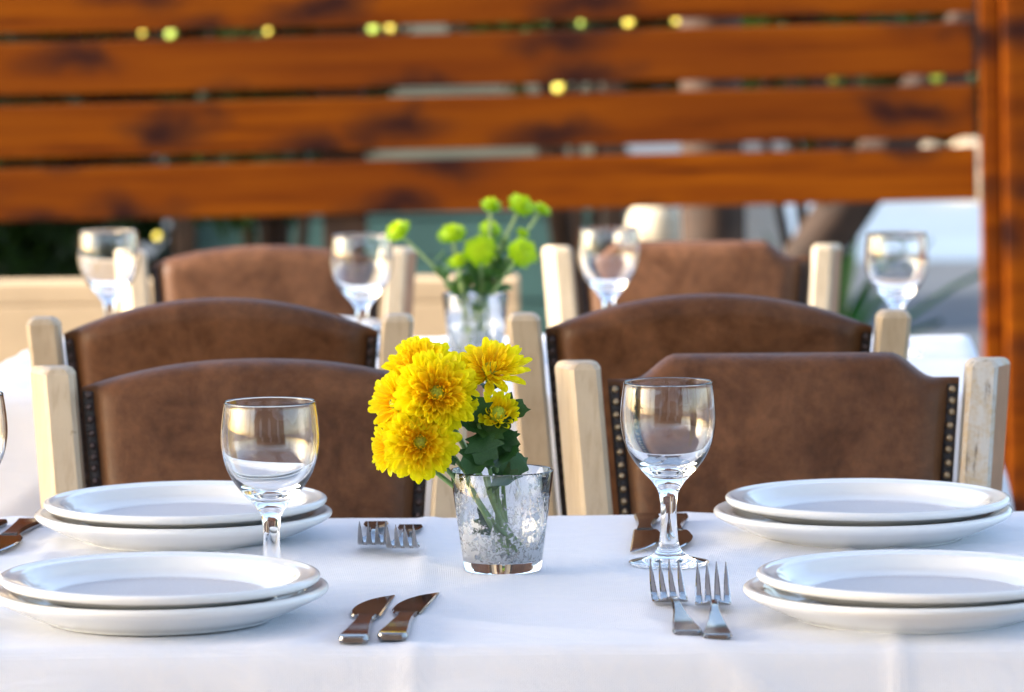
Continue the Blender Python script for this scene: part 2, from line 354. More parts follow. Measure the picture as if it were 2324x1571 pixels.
def long_hedge(label, x0, x1, y, h, n, leaf, seed):
    t = thing('clipped_hedge', label, 'hedge', ((x0 + x1) / 2, y, 0)); q = random.Random(seed); vs, fs = [], []; w = (x1 - x0) / 2
    for i in range(n):
        p = Vector((q.uniform(-w, w), q.uniform(-.45, .45), q.uniform(0, 1) ** .9 * h)); p.y += .15 * noise.noise(Vector((p.x * 2, p.z * 2, seed))); p.z *= 1 + .08 * noise.noise(Vector((p.x * 1.5, 3, seed)))
        a = Vector((q.gauss(0, 1), q.gauss(0, 1), q.gauss(0, 1))).normalized(); b = a.orthogonal().normalized() * leaf * q.uniform(.25, .45); a = a * leaf * q.uniform(.7, 1.2)
        k = len(vs); vs += [p - a * .5, p + b * .6, p + a * .5, p - b * .6]; fs.append((k, k + 1, k + 2, k + 3))
    obj('foliage', mesh('foliage', vs, fs, 'hedge', smooth=False), t)
    parts = [tube([(x, 0, -.02), (x + q.uniform(-.1, .1), q.uniform(-.1, .1), h * .8)], [.04, .01], 6) for x in [-w + .3 + .6 * k for k in range(int(2 * w / .6))]]
    obj('stem', mesh('stem', *join(*parts), 'bark'), t)
long_hedge('tall dark hedge closing the garden behind the kiosk', -8, .35, 15.0, 2.9, 24000, .2, 31)
long_hedge('far hedge along the back of the pale pavement', 1.5, 12, 25.5, 3.2, 22000, .28, 32)
# boarded kiosk
ki = thing('garden_kiosk', 'pale sage and teal boarded kiosk wall below the planks', 'kiosk', (0, 12.9, 0))
for k in range(19):
    z0 = .02 + k * .12; obj('board', boxm('board', 'teal' if k < 5 else 'sage', -.92, .285, -.012, .012, z0, z0 + .114, bev=.004), ki, (0, .003 * (k % 2), 0))
for x in (-.93, .295): obj('corner_post', boxm('corner_post', 'bark', x - .03, x + .03, -.03, .05, 0, 2.35, bev=.006), ki)
obj('roof', boxm('roof', 'bark', -1.1, .45, -.2, 1.2, 2.36, 2.42, bev=.01), ki); obj('backing', boxm('backing', 'bark', -.9, .27, .02, .06, .02, 2.34, bev=.003), ki)
# palms: an upright and a leaning trunk
def palm(label, base, top, r, seed):
    t = thing('palm_tree', label, 'tree', base, 0, 'palm trunks behind the fence'); q = random.Random(seed)
    d = Vector(top) - Vector(base); n = 26; path, rad = [], []
    for i in range(n + 1):
        f = i / n; path.append(d * f + Vector((0, 0, -.03 if i == 0 else 0))); rad.append(r * (1.1 - .25 * f) * (1 + .06 * (i % 2)))
    obj('trunk', mesh('trunk', *tube(path, rad, 14), 'bark'), t)
    parts = []
    for i in range(16):
        a = i * 2.4 + q.uniform(-.2, .2); l = q.uniform(.7, 1.1); el = q.uniform(.1, .9)
        pts = [d + Vector((math.cos(a) * l * s, math.sin(a) * l * s, l * (el * s - .9 * s * s))) for s in (0, .25, .5, .75, 1)]
        side = Vector((-math.sin(a), math.cos(a), 0))
        for j in range(4):
            for sg in (-1, 1):
                for u in (0, .33, .66):
                    p = pts[j].lerp(pts[j + 1], u); e = p + side * sg * .22 * (1 - .15 * j) + (pts[j + 1] - pts[j]) * .6 + Vector((0, 0, -.06)); w = (pts[j + 1] - pts[j]) * .13
                    parts.append(([p - w, p + w, e], [(0, 1, 2)]))
    obj('crown', mesh('crown', *join(*parts), 'hedge', smooth=False), t)
palm('upright brown palm trunk left of the white pillar', (.52, 11.4, 0), (.48, 11.5, 3.1), .075, 1)
palm('leaning brown palm trunk right of the white pillar', (.44, 11.6, 0), (2.57, 11.7, 3.0), .065, 2)
pi_ = thing('white_pillar', 'short white pillar between the two palm trunks', 'pillar', (.70, 12.6, 0))
obj('plinth', boxm('plinth', 'white', -.09, .09, -.09, .09, -.01, .12, bev=.01), pi_); obj('shaft', boxm('shaft', 'white', -.065, .065, -.065, .065, .121, .80, bev=.012), pi_); obj('cap', boxm('cap', 'white', -.085, .085, -.085, .085, .801, .85, bev=.01), pi_)
pa = thing('ceramic_urn', 'cream ceramic urn on a wooden stand right of the teal kiosk', 'urn', (.375, 11.7, 0))
obj('stand', mesh('stand', *join(bbox(-.10, .10, -.10, .10, .36, .39), *[bbox(sx * .08 - .012, sx * .08 + .012, sy * .08 - .012, sy * .08 + .012, 0, .36, bev=.002) for sx in (-1, 1) for sy in (-1, 1)]), 'bark', smooth=False), pa)
obj('urn_body', mesh('urn_body', *lathe([(p.x, p.y) for p in catmull([(.001, .391, 0), (.04, .392, 0), (.05, .41, 0), (.075, .50, 0), (.07, .57, 0), (.042, .615, 0), (.05, .645, 0), (.044, .645, 0), (.036, .61, 0), (.05, .55, 0), (.001, .45, 0)], 4)], 28), 'creamcloth'), pa)
def spiky(label, x, y, n, L, seed):
    t = thing('spiky_plant', label, 'plant', (x, y, 0)); q = random.Random(seed)
    for i in range(n):
        a = q.uniform(0, 6.28); l = L * q.uniform(.7, 1.1); el = q.uniform(.8, 1.45); w = .036; v = []
        for s in (0, .25, .5, .75, 1):
            r_ = l * s * math.cos(el) * (1 + .3 * s); z = l * s * math.sin(el) - .25 * l * s * s; ww = w * (1 - s) ** .6 * (.6 + s) if s < 1 else .001
            c, d = math.cos(a), math.sin(a); v += [(c * r_ - d * ww, d * r_ + c * ww, z + .012), (c * r_, d * r_, z), (c * r_ + d * ww, d * r_ - c * ww, z + .012)]
        f = [(3 * j + k, 3 * j + k + 1, 3 * j + k + 4, 3 * j + k + 3) for j in range(4) for k in (0, 1)]
        obj('long_leaf', mesh('long_leaf', v, f, 'grass'), t)
spiky('green spiky plant below the fence beside the leaning trunk', .86, 12.3, 14, .66, 3)
for k, (x, y, s) in enumerate(((2.28, 21.8, 1.0), (2.05, 22.2, .8))):
    q = random.Random(k); bm = bmesh.new(); bmesh.ops.create_icosphere(bm, subdivisions=3, radius=.22 * s)
    for v in bm.verts: v.co = Vector((v.co.x * 1.1, v.co.y, v.co.z * .8)) * (1 + .35 * noise.noise(v.co * 5 + Vector((k * 9, 0, 0))))
    me = bpy.data.meshes.new('boulder'); bm.to_mesh(me); bm.free(); me.materials.append(M['stone'])
    tag(obj('boulder', me, None, (x, y, .12)), ('beige boulder on the pale pavement close to the right-hand post', 'smaller beige boulder on the pale pavement')[k], 'boulder', 'boulders on the pavement')

# ------------------------------------------------------------------ awning over the tables (shades them; glasses mirror it)
aw = thing('awning', 'cream canvas awning spread over the dining tables', 'awning', (0, 0, 0))
vs, fs = [], []; nx, ny = 24, 16
for j in range(ny + 1):
    for i in range(nx + 1):
        x = -5.8 + 9.2 * i / nx; y = -1.6 + 7.25 * j / ny; vs.append((x, y, 2.72 + .12 * math.cos(x * 3.8) * .3))
fs = [(j * (nx + 1) + i, j * (nx + 1) + i + 1, (j + 1) * (nx + 1) + i + 1, (j + 1) * (nx + 1) + i) for j in range(ny) for i in range(nx)]
ca = obj('canvas', mesh('canvas', vs, fs, 'awn'), aw); md = ca.modifiers.new('t', 'SOLIDIFY'); md.thickness = .004
for x in (-5.75, -4.4, -2.9, -1.25, .4, 2.0, 3.35): obj('rafter', boxm('rafter', 'wood', x - .03, x + .03, -1.65, 5.7, 2.77, 2.87, bev=.004), aw)
for x in (-5.75, 3.35):
    for y in (-1.55, 5.6): obj('awning_post', boxm('awning_post', 'wood', x - .045, x + .045, y - .045, y + .045, 0, 2.765, bev=.006), aw)

# restaurant front behind the photographer (mirrored in the glasses)
fa = thing('restaurant_front', 'tan restaurant front facing the terrace with tall white-framed windows', 'building', (0, -6, 0))
xs = [-7, -4.2, -3.0, -.55, .65, 3.2, 4.4, 7]
for k in range(0, 8, 2): obj('wall', boxm('wall', 'facade', xs[k], xs[k + 1], -.25, 0, -.02, 2.9, bev=.01), fa)
for k in (1, 3, 5):
    x0, x1 = xs[k] + .002, xs[k + 1] - .002
    obj('wall_below_window', boxm('wall_below_window', 'facade', x0, x1, -.245, -.005, -.02, .8, bev=.005), fa); obj('lintel', boxm('lintel', 'facade', x0, x1, -.245, -.005, 2.302, 2.9, bev=.005), fa)
    w = obj('window', mesh('window', *join(bbox(x0, x0 + .07, -.14, -.07, .802, 2.3), bbox(x1 - .07, x1, -.14, -.07, .802, 2.3), bbox(x0 + .071, x1 - .071, -.14, -.07, .802, .87), bbox(x0 + .071, x1 - .071, -.14, -.07, 2.23, 2.3), bbox((x0 + x1) / 2 - .025, (x0 + x1) / 2 + .025, -.135, -.075, .871, 2.229)), 'white', smooth=False), fa)
    for sx in (0, 1): obj('pane', boxm('pane', 'glass', x0 + .072 + sx * ((x1 - x0) / 2 - .045), (x0 + x1) / 2 - .027 + sx * ((x1 - x0) / 2 - .045), -.108, -.100, .872, 2.228, bev=0), w)
for k in (1, 3, 5):
    n_ = 60; cv = []
    for i in range(n_ + 1):
        x = xs[k] + .08 + (xs[k + 1] - xs[k] - .16) * i / n_; cv += [(x, -.19 + .015 * math.sin(i * 1.1), .85), (x, -.19 + .012 * math.sin(i * 1.1 + .3), 2.25)]
    obj('bright_sheet', mesh('bright_sheet', cv, [(2 * i, 2 * i + 2, 2 * i + 3, 2 * i + 1) for i in range(n_)], 'white'), fa)  # unseen white sheet added behind the panes to make the mirrored windows bright
obj('roof', boxm('roof', 'bark', -7.1, 7.1, -3.2, .25, 2.902, 3.02, bev=.02), fa)

# ------------------------------------------------------------------ tables and cloths
def table(label, loc, rz, w, d):
    t = thing('dining_table', label, 'table', loc, rz, 'dining tables')
    obj('tabletop', boxm('tabletop', 'cream', -w / 2 + .004, w / 2 - .004, -d / 2 + .004, d / 2 - .004, .715, .746, bev=.003), t)
    for sx in (-1, 1):
        for sy in (-1, 1):
            x, y = sx * (w / 2 - .06), sy * (d / 2 - .06)
            obj('leg', mesh('leg', *sweep_rect([((x, y, 0), .022, .022), ((x, y, .4), .028, .028), ((x, y, .713), .032, .032)]), 'cream', smooth=False), t)
def cloth(name, label, loc, rz, w, d, drop, res, seed):
    a, b, rr = w / 2, d / 2, .010
    nx, ny = int((w + 2 * drop) / res), int((d + 2 * drop) / res); vs = []
    for j in range(ny + 1):
        for i in range(nx + 1):
            u = -(a + drop) + (w + 2 * drop) * i / nx; v = -(b + drop) + (d + 2 * drop) * j / ny
            cx, cy_ = max(-a + rr, min(a - rr, u)), max(-b + rr, min(b - rr, v)); e = Vector((u - cx, v - cy_)); s = e.length
            n = noise.noise(Vector((u * 3.1, v * 5.3, seed))) * .0022 + noise.noise(Vector((u * 7 + v * 6, v * 17 - u * 3, seed + 4))) * .0014
            cr = sum(.0020 * math.exp(-((u - q_) / .007) ** 2) for q_ in (-.42, -.08, .30)) + sum(.0014 * math.exp(-((v - q_) / .005) ** 2) for q_ in (-.21, .16)); n += .0036 * (1 - abs(noise.noise(Vector((u * 5 + v * 2.2, v * 6.5 - u * 1.1, seed + 9))))) ** 7
            if s < 1e-6: vs.append((u, v, .750 + n + cr))
            else:
                dv = e / s; q = rr * math.pi / 2
                if s < q: th = s / rr; h, z = rr * math.sin(th), rr * (math.cos(th) - 1)
                else: h, z = rr, -rr - (s - q)
                fold = cr * 1.2 + sstep(.015, .22, s) * .020 * (math.sin(u * 17 + seed) * abs(dv.y) + math.sin(v * 19 + seed) * abs(dv.x)) + n * 1.6 * sstep(.0, .05, s)
                corner = abs(dv.x * dv.y) * 2; fold += corner * .05 * sstep(.03, drop, s)
                vs.append((cx + dv.x * (h + fold), cy_ + dv.y * (h + fold), .750 + (n + cr) * (1 - sstep(0, q, s)) + z))
    fs = [(j * (nx + 1) + i, j * (nx + 1) + i + 1, (j + 1) * (nx + 1) + i + 1, (j + 1) * (nx + 1) + i) for j in range(ny) for i in range(nx)]
    o = obj(name, mesh(name, vs, fs, 'cloth'), None, loc, (0, 0, rz))
    return tag(o, label, 'tablecloth', 'white tablecloths')
T1 = ((0, 3.884, 0), R(0), 1.30, .80); T2 = ((-.035, 5.82, 0), R(-4), 1.28, .80)
table('front dining table hidden under its white cloth', *T1); table('rear dining table hidden under its white cloth', *T2)
cloth('tablecloth', 'white damask tablecloth on the front table, under the yellow flowers', *T1, .26, .008, 1.3)
cloth('tablecloth', 'white tablecloth on the rear table, under the green flowers', *T2, .26, .012, 5.1)

# ------------------------------------------------------------------ chairs
nail_me = {}
def nail_mesh(mat):
    if mat not in nail_me: nail_me[mat] = mesh('nail', *lathe([(0, .0026), (.002, .0022), (.0036, .0009), (.0040, 0), (.0040, -.001)], 10), mat)
    return nail_me[mat]
ZP, ZK = .876, .43
def post_x(z): return .199 - .08 * (ZP - z) if z > ZK else .199 - .08 * (ZP - ZK) + .00 * (ZK - z)
def post_y(z): return .075 * max(0, z - ZK) / (ZP - ZK)
def top_z(u, kind):
    u = abs(u)
    if kind == 'arch': return .855 + .027 * (1 - u ** 2.2)
    if kind == 'arch2': return .858 + .038 * (1 - u ** 2.0)
    return .858 + .025 * (1 - sstep(.60, .86, u))
def pad_mesh(kind):
    nu, nv = 44, 26; vs = []; z0 = .545
    for side in (-1, 1):
        for j in range(nv + 1):
            v = j / nv
            for i in range(nu + 1):
                u = -1 + 2 * i / nu; u = math.copysign(abs(u) ** .8, u)
                zt = top_z(u, kind); vv = 1 - (1 - v) ** 1.5; z = z0 + (zt - z0) * vv; hw = post_x(z) - .0215
                strip = hw - .0125
                x = u * hw
                ed = min(1, max(0, (strip - abs(x)) / .030)); tp = min(1, max(0, (zt - z) / .024)); bt = min(1, (z - z0) / .03)
                f = (1 - (1 - ed) ** 2.2) ** .5; g2 = (max(0, 1 - (1 - tp) ** 2.2)) ** .5; g3 = (max(0, 1 - (1 - bt) ** 2)) ** .5
                dep = .004 + .019 * g2 * g3 * (.04 + .96 * f) + .008 * f * g2 * g3 * (1 - u * u)
                dep += .0007 * noise.noise(Vector((x * 14, z * 14, side * 7)))
                if j == nv: dep = 0
                vs.append((x, post_y(z) + side * dep, z))
    n1 = (nu + 1) * (nv + 1); fs = []
    for s in (0, 1):
        for j in range(nv):
            for i in range(nu):
                q = (s * n1 + j * (nu + 1) + i, s * n1 + j * (nu + 1) + i + 1, s * n1 + (j + 1) * (nu + 1) + i + 1, s * n1 + (j + 1) * (nu + 1) + i)
                fs.append(q if s == 0 else q[::-1])
    return vs, fs
pads = {}
def chair(label, loc, rz, kind, nail_side, sides=('cream', 'cream'), nail='brass', sc=1.0):
    t = thing('dining_chair', label, 'chair', loc, rz, 'leather-backed dining chairs', sc)
    for s in (-1, 1):
        zs = [0, .2, ZK, .6, .75, ZP]; w = [.018, .019, .021, .021, .021, .021]
        v, f = sweep_rect([((s * post_x(z) + (s * .012 * (ZK - z) if z < ZK else 0), post_y(z) + .05 * max(0, (ZK - z)) / ZK, z), a - (.0055 if nail_side < 0 else .003), .021) for z, a in zip(zs, w)], .0045, .007, s * .015 if nail_side < 0 else 0)
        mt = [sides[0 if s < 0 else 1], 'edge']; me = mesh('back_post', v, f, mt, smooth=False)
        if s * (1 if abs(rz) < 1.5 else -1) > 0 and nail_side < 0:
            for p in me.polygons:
                if p.normal.x > .8: p.material_index = 1  # cream post's right side browned: shade and orange bounce put into the colour
        obj('back_post', me, t)
    if kind not in pads: pads[kind] = mesh('backrest', *pad_mesh(kind), 'leather')
    obj('backrest', pads[kind], t)
    for s in (-1, 1):
        zs = [.55 + .045 * k for k in range(7)] + [.852]
        v, f = [], []
        for z in zs:
            xi = post_x(z) - .0225; c = s * (xi - .0055); y = post_y(z) + nail_side * .006
            v += [(c - .0058, y, z), (c - .003, y + nail_side * .0022, z), (c + .003, y + nail_side * .0022, z), (c + .0058, y, z)]
        for k in range(len(zs) - 1):
            for j in range(3): f.append((4 * k + j, 4 * k + j + 1, 4 * k + j + 5, 4 * k + j + 4))
        st = obj('trim_strip', mesh('trim_strip', v, f, 'braid'), t)
        for k in range(14):
            z = .690 + .0121 * k + rnd.uniform(-.0012, .0012); xi = post_x(z) - .028
            obj('nail', nail_mesh(nail), st, (s * xi + rnd.uniform(-.0006, .0006), post_y(z) + nail_side * .0083, z), (R(90) if nail_side < 0 else R(-90), 0, 0))
    # seat, rails, legs (behind the cloth in the photo)
    v, f = bbox(-.205, .205, -.42, .0, .435, .492, bev=.018); obj('seat', mesh('seat', v, f, 'leather', smooth=False), t)
    for s in (-1, 1):
        obj('front_leg', mesh('front_leg', *sweep_rect([((s * .18, -.385, 0), .016, .016), ((s * .18, -.385, .3), .02, .02), ((s * .18, -.385, .434), .021, .021)]), 'cream', smooth=False), t)
        obj('side_rail', boxm('side_rail', 'cream', s * .172 - .011, s * .172 + .011, -.362, -.022, .375, .433, bev=.003), t)
        obj('stretcher', boxm('stretcher', 'cream', s * .178 - .01, s * .178 + .01, -.367, .03, .16, .185, bev=.003), t)
    obj('front_rail', boxm('front_rail', 'cream', -.157, .157, -.396, -.374, .375, .433, bev=.003), t)
    obj('lower_back_rail', boxm('lower_back_rail', 'cream', -.145, .145, .005, .028, .515, .548, bev=.003), t)
    return t
chair('brown arched leather chair facing us behind the left plates', (-.254, 4.43, 0), R(1), 'arch', -1, ('cream', 'cream'), 'dull')
chair('brown leather chair with raised shoulders and cracked right post behind the right plates', (.270, 4.43, 0), R(-1), 'camel', -1, ('cream', 'worn'), 'brass')
chair('chair seen from behind with arched brown back, left of the rear table\'s near side', (-.318, 4.99, 0), R(180), 'arch2', 1, nail='dull', sc=(.975, 1.0, 1.017))
chair('chair seen from behind with arched brown back, right of the rear table\'s near side', (.215, 4.99, 0), R(180), 'arch2', 1, nail='dull', sc=1.017)
chair('farthest left chair, arched brown back beyond the rear table', (-.357, 6.55, 0), R(2), 'arch', -1, nail='dull', sc=.965)
chair('farthest right chair, shouldered brown back beyond the rear table', (.265, 6.55, 0), R(-1), 'camel', -1, nail='dull', sc=.965)

# ------------------------------------------------------------------ plates
def plate_mesh(Rr, h, foot, well):
    pr = [(0, .0035), (foot - .006, .0035), (foot - .004, 0), (foot, 0), (foot + .003, .0022), (foot + (Rr - foot) * .38, h * .30), (foot + (Rr - foot) * .74, h * .60), (Rr - .0035, h - .0058), (Rr, h - .0025), (Rr - .0005, h + .0005), (Rr - .004, h + .0016), (Rr - .009, h + .0003),
          (Rr - .018, h - .0016), (well + .016, h * .58), (well + .006, .0092), (well, .0076), (well - .01, .0074), (well * .5, .0074), (0, .0074)]
    cr = catmull([(a, b, 0) for a, b in pr[3:16]], 4)
    full = [(0, .0035), (foot - .006, .0035), (foot - .004, 0)] + [(max(0, p.x), p.y) for p in cr] + [(well - .01, .0074), (well * .5, .0074), (0, .0074)]
    return lathe(full, 128)
PU = mesh('dinner_plate', *plate_mesh(.130, .0225, .080, .088), 'china'); PL = mesh('serving_plate', *plate_mesh(.1365, .0250, .092, .094), 'china')
def stack(cx, cy, dx, dy, where, z=.7512):
    a = obj('serving_plate', PL, None, (cx, cy, z), (0, R(.2), rnd.uniform(0, 6))); tag(a, 'lower, slightly wider white plate of the ' + where, 'plate', 'white plates')
    b = obj('dinner_plate', PU, None, (cx + dx, cy + dy, z + .0140), (R(.3), R(rnd.uniform(-.4, .4)), rnd.uniform(0, 6))); tag(b, 'upper white plate of the ' + where, 'plate', 'white plates')
stack(-.2875, 3.640, .000, -.006, 'nearest stack at the left')
stack(-.3035, 4.125, .002, .000, 'stack behind the left wine glass')
stack(.3200, 4.105, .004, -.002, 'stack before the right chair with cracked post')
stack(.3215, 3.612, .004, -.004, 'nearest stack at the right, beside the forks')
stack(-.30, 6.00, .002, 0, 'stack on the rear table')

# ------------------------------------------------------------------ wine glasses
outer = [(.034, .0), (.0352, .0012), (.0345, .0026), (.026, .0046), (.017, .0075), (.0112, .0125), (.0086, .020), (.0074, .032), (.0070, .046), (.0076, .057), (.0098, .0655), (.0150, .0735), (.0235, .0825), (.0320, .0935), (.0385, .1075), (.0415, .122), (.0418, .134), (.0405, .148), (.0388, .1595)]
inner = [(.0376, .1590), (.0391, .148), (.0404, .134), (.0400, .122), (.0368, .108), (.0300, .0955), (.0210, .0868), (.0110, .0825), (.004, .0815)]
pr = [(0, .0018), (.012, .0016), (.030, .0)] + [(p.x, p.y) for p in catmull([(a, b, 0) for a, b in outer], 4)] + [(.0389, .1604), (.0384, .1610), (.0378, .1604)] + [(p.x, p.y) for p in catmull([(a, b, 0) for a, b in inner], 4)] + [(0, .0813)]
GM = mesh('wine_glass', *lathe(pr, 96), 'glass')
for x, y, lb in ((.1361, 3.930, 'clear wine glass on the front table behind the nearest forks'), (-.2049, 3.791, 'clear wine glass on the front table between the two left plate stacks'), (-.4782, 3.877, 'wine glass cut off by the left edge of the front table view'),
                 (-.5397, 6.043, 'leftmost blurred wine glass on the rear table'), (-.1963, 5.910, 'blurred wine glass left of the green flowers'), (.1294, 6.008, 'blurred wine glass right of the green flowers'), (.5007, 5.853, 'rightmost blurred wine glass on the rear table, by the post')):
    tag(obj('wine_glass', GM, None, (x, y, .7515), (0, 0, rnd.uniform(0, 6))), lb, 'wine glass', 'wine glasses')

# ------------------------------------------------------------------ vases
VB, VT, VH = .0338, .0452, .0890
vo_ = [(0, .0015), (VB - .006, .001), (VB - .003, 0), (VB - .0008, .0008), (VB, .003), (VB + .0012, .0115), (VB + (VT - VB) * .5, VH * .52), (VT - .0003, VH - .001), (VT - .0010, VH), (VT - .0020, VH)]
vi_ = [(VT - .0026, VH - .001), (VB + (VT - VB) * .5 - .0024, VH * .5), (VB - .0012, .0135), (VB - .004, .0108), (VB - .010, .0100), (0, .0100)]
v, f = lathe(vo_ + vi_, 96); nfo = 96 * (len(vo_) - 1)
VM = mesh('vase', v, f, ['glass', 'mercury'], fmats=[0 if i < nfo else 1 for i in range(len(f))])
V1 = Vector((-.0098, 3.896, .7512)); V2 = Vector((-.0468, 5.835, .7512))
tag(obj('vase', VM, None, V1, (0, 0, R(115))), 'flaked silver glass vase holding the yellow chrysanthemums', 'vase', 'mercury glass vases')
tag(obj('vase', VM, None, V2, (0, 0, R(60)), (.96, .96, 1.0)), 'flaked silver glass vase holding the green button flowers', 'vase', 'mercury glass vases')

# ------------------------------------------------------------------ yellow chrysanthemums
def petal_mesh(cup, bend, width, notch, nm='petal'):
    rows = [(0, .22), (.18, .5), (.45, .92), (.72, 1.0), (.92, .66), (1.0, .2 if not notch else .3)]; vs = []
    for s, w in rows:
        for u in (-1, -.5, 0, .5, 1):
            ss = s - (.05 * (1 - abs(u)) if notch and s == 1 else 0)
            vs.append((u * w * width, ss, cup * (u * u) * w * width + bend * s * s))
    fs = [(5 * j + k, 5 * j + k + 1, 5 * j + k + 6, 5 * j + k + 5) for j in range(5) for k in range(4)]
    return mesh(nm, vs, fs, 'petal')
PET = [petal_mesh(.75, .16, .17, False), petal_mesh(.95, .26, .155, True), petal_mesh(.6, .08, .19, False), petal_mesh(1.1, .36, .15, False)]
PIN = [petal_mesh(1.3, .42, .10, False), petal_mesh(1.1, .55, .09, False)]
LEAF_OUT = [(0, .0), (.10, .10), (.20, .16), (.40, .24), (.32, .33), (.42, .48), (.50, .60), (.33, .60), (.30, .72), (.28, .84), (.12, .88), (0, 1.0)]
def leaf_mesh(bend, fold, mt='leaf'):
    vs = [(0, y, bend * y * y) for x, y in LEAF_OUT] + [(x, y, bend * y * y + fold * x) for x, y in LEAF_OUT] + [(-x, y - .02 * (i % 3), bend * y * y + fold * x) for i, (x, y) in enumerate(LEAF_OUT)]
    n = len(LEAF_OUT); fs = []
    for i in range(n - 1): fs += [(i, n + i, n + i + 1, i + 1), (i + 1, 2 * n + i + 1, 2 * n + i, i)]
    return mesh('leaf', vs, fs, mt)
LEAF_OUT = [(p.x, p.y) for p in catmull([(x, y, 0) for x, y in LEAF_OUT], 3)]
LEAVES = [leaf_mesh(-.35, .25), leaf_mesh(-.15, .5), leaf_mesh(.25, .15)]
GLEAVES = [leaf_mesh(-.35, .25, 'paleleaf'), leaf_mesh(-.15, .5, 'paleleaf'), leaf_mesh(.25, .15, 'paleleaf')]
def frame(d, roll=0):
    d = Vector(d).normalized(); return d.to_track_quat('Z', 'Y').to_matrix().to_4x4() @ Matrix.Rotation(roll, 4, 'Z')
def chrys(label, pos, face, Rf, n, out_el, in_el, foot, leaves, seed, cen=.21, bend=(0, 0, 0)):
    q = random.Random(seed); pos = Vector(pos); face = Vector(face).normalized()
    t = thing('yellow_chrysanthemum', label, 'flower', foot, 0, 'yellow chrysanthemums in the vase')
    foot = Vector(foot); lp = pos - foot
    rim = lp - face * Rf * .55
    mid = rim * .55 + Vector((0, 0, .006)) + Vector(bend)
    path = catmull([(0, 0, 0), tuple(mid), tuple(rim), tuple(lp - face * Rf * .12)], 6)
    obj('stem', mesh('stem', *tube(path, [.0021] * (len(path) - 4) + [.0021, .0024, .003, .0045], 8), 'stem'), t)
    fm = Matrix.Translation(lp) @ frame(face)
    c = Rf * cen
    hd = obj('flower_head', mesh('flower_head', *lathe([(0, c * .55), (c * .35, c * .62), (c * .7, c * .45), (c, 0), (c * 1.1, -c * .8), (c * .6, -c * 1.6), (0, -c * 1.8)], 24), 'floret'), t, mw=fm)
    for i in range(n):
        f = (i + .5) / n; a = i * 2.39996 + q.uniform(-.12, .12); ff = f ** .44
        inner_ = f < .22
        el = R(in_el + (out_el - in_el) * ff + q.uniform(-11, 11)); r0 = c * (.85 + .4 * min(1, f * 2.2)); z0 = c * (.25 - 1.2 * f)
        L = (Rf - r0 * .8) * (.22 + .84 * f ** .6) * q.uniform(.9, 1.07)
        me = q.choice(PIN) if inner_ else q.choice(PET)
        mw = Matrix.Rotation(a, 4, 'Z') @ Matrix.Translation((0, r0 * .8, z0)) @ Matrix.Rotation(el, 4, 'X') @ Matrix.Rotation(q.uniform(-.25, .25), 4, 'Y') @ Matrix.Diagonal((L * (1.0 if not inner_ else 1.2) * q.uniform(.9, 1.2), L, L, 1))
        k_ = 1 - sstep(.15, .8, f)
        obj('petal', me, hd, mw=mw).color = (1, 1 - .17 * k_, 1, 1)
    for (lx, d, up, s, k) in leaves:
        p = path[min(len(path) - 1, int(lx * (len(path) - 1)))]; d = Vector(d).normalized(); up = Vector(up)
        x = d.cross(up).normalized(); z = x.cross(d)
        mw = Matrix((( x.x, d.x, z.x, p.x), (x.y, d.y, z.y, p.y), (x.z, d.z, z.z, p.z), (0, 0, 0, 1))) @ Matrix.Diagonal((s, s, s, 1))
        obj('leaf', LEAVES[k], t, mw=mw)
    return t
vb = V1 + Vector((0, 0, .0125))
def ft(dx, dy): return tuple(vb + Vector((dx, dy, 0)))
chrys('largest yellow chrysanthemum, in the middle of the bunch', (-.0645, 3.868, .9105), (.08, -1, .32), .0365, 210, -8, 82, ft(.012, -.004), [(.62, (.6, -.5, .25), (0, -.4, 1), .026, 0), (.55, (-.2, -.9, .2), (0, 0, 1), .026, 1)], 1)
chrys('yellow chrysanthemum facing up at the top left of the bunch', (-.079, 3.905, .929), (-.16, -.70, .68), .0330, 165, -6, 80, ft(.016, .008), [], 2)
chrys('yellow chrysanthemum turned left at the left edge of the bunch', (-.102, 3.893, .899), (-.72, -.72, .12), .0290, 95, 0, 78, ft(.02, .002), [], 3)
chrys('lower yellow chrysanthemum hanging beside the vase rim', (-.0795, 3.862, .8685), (-.04, -1, .14), .0335, 185, -10, 82, ft(.006, -.012), [(.70, (.35, -.5, -.55), (0, -1, .3), .030, 1), (.60, (.5, -.6, .1), (0, -.3, 1), .024, 0)], 4, bend=(.012, 0, -.012))
chrys('small yellow chrysanthemum turned left at the lower left', (-.107, 3.888, .861), (-.80, -.6, .05), .0250, 80, 0, 75, ft(.02, -.010), [], 5, bend=(.012, 0, -.01))
chrys('open yellow chrysanthemum standing alone at the upper right', (-.0190, 3.90, .928), (.12, -.62, .78), .0345, 92, 2, 80, ft(.006, .012), [(.72, (.1, -.9, .1), (0, -.2, 1), .022, 0)], 6)
chrys('half open small yellow chrysanthemum right of the largest bloom', (-.0125, 3.884, .8905), (.14, -.80, .52), .0245, 52, 34, 84, ft(-.004, -.006), [(.74, (.75, -.3, .25), (0, -.8, .6), .032, 1), (.66, (-.85, -.45, -.05), (0, -.6, .8), .042, 2), (.60, (-.55, -.5, .5), (0, -.8, .5), .034, 0), (.56, (.6, -.7, -.25), (0, -.5, .8), .028, 0)], 7, cen=.30)
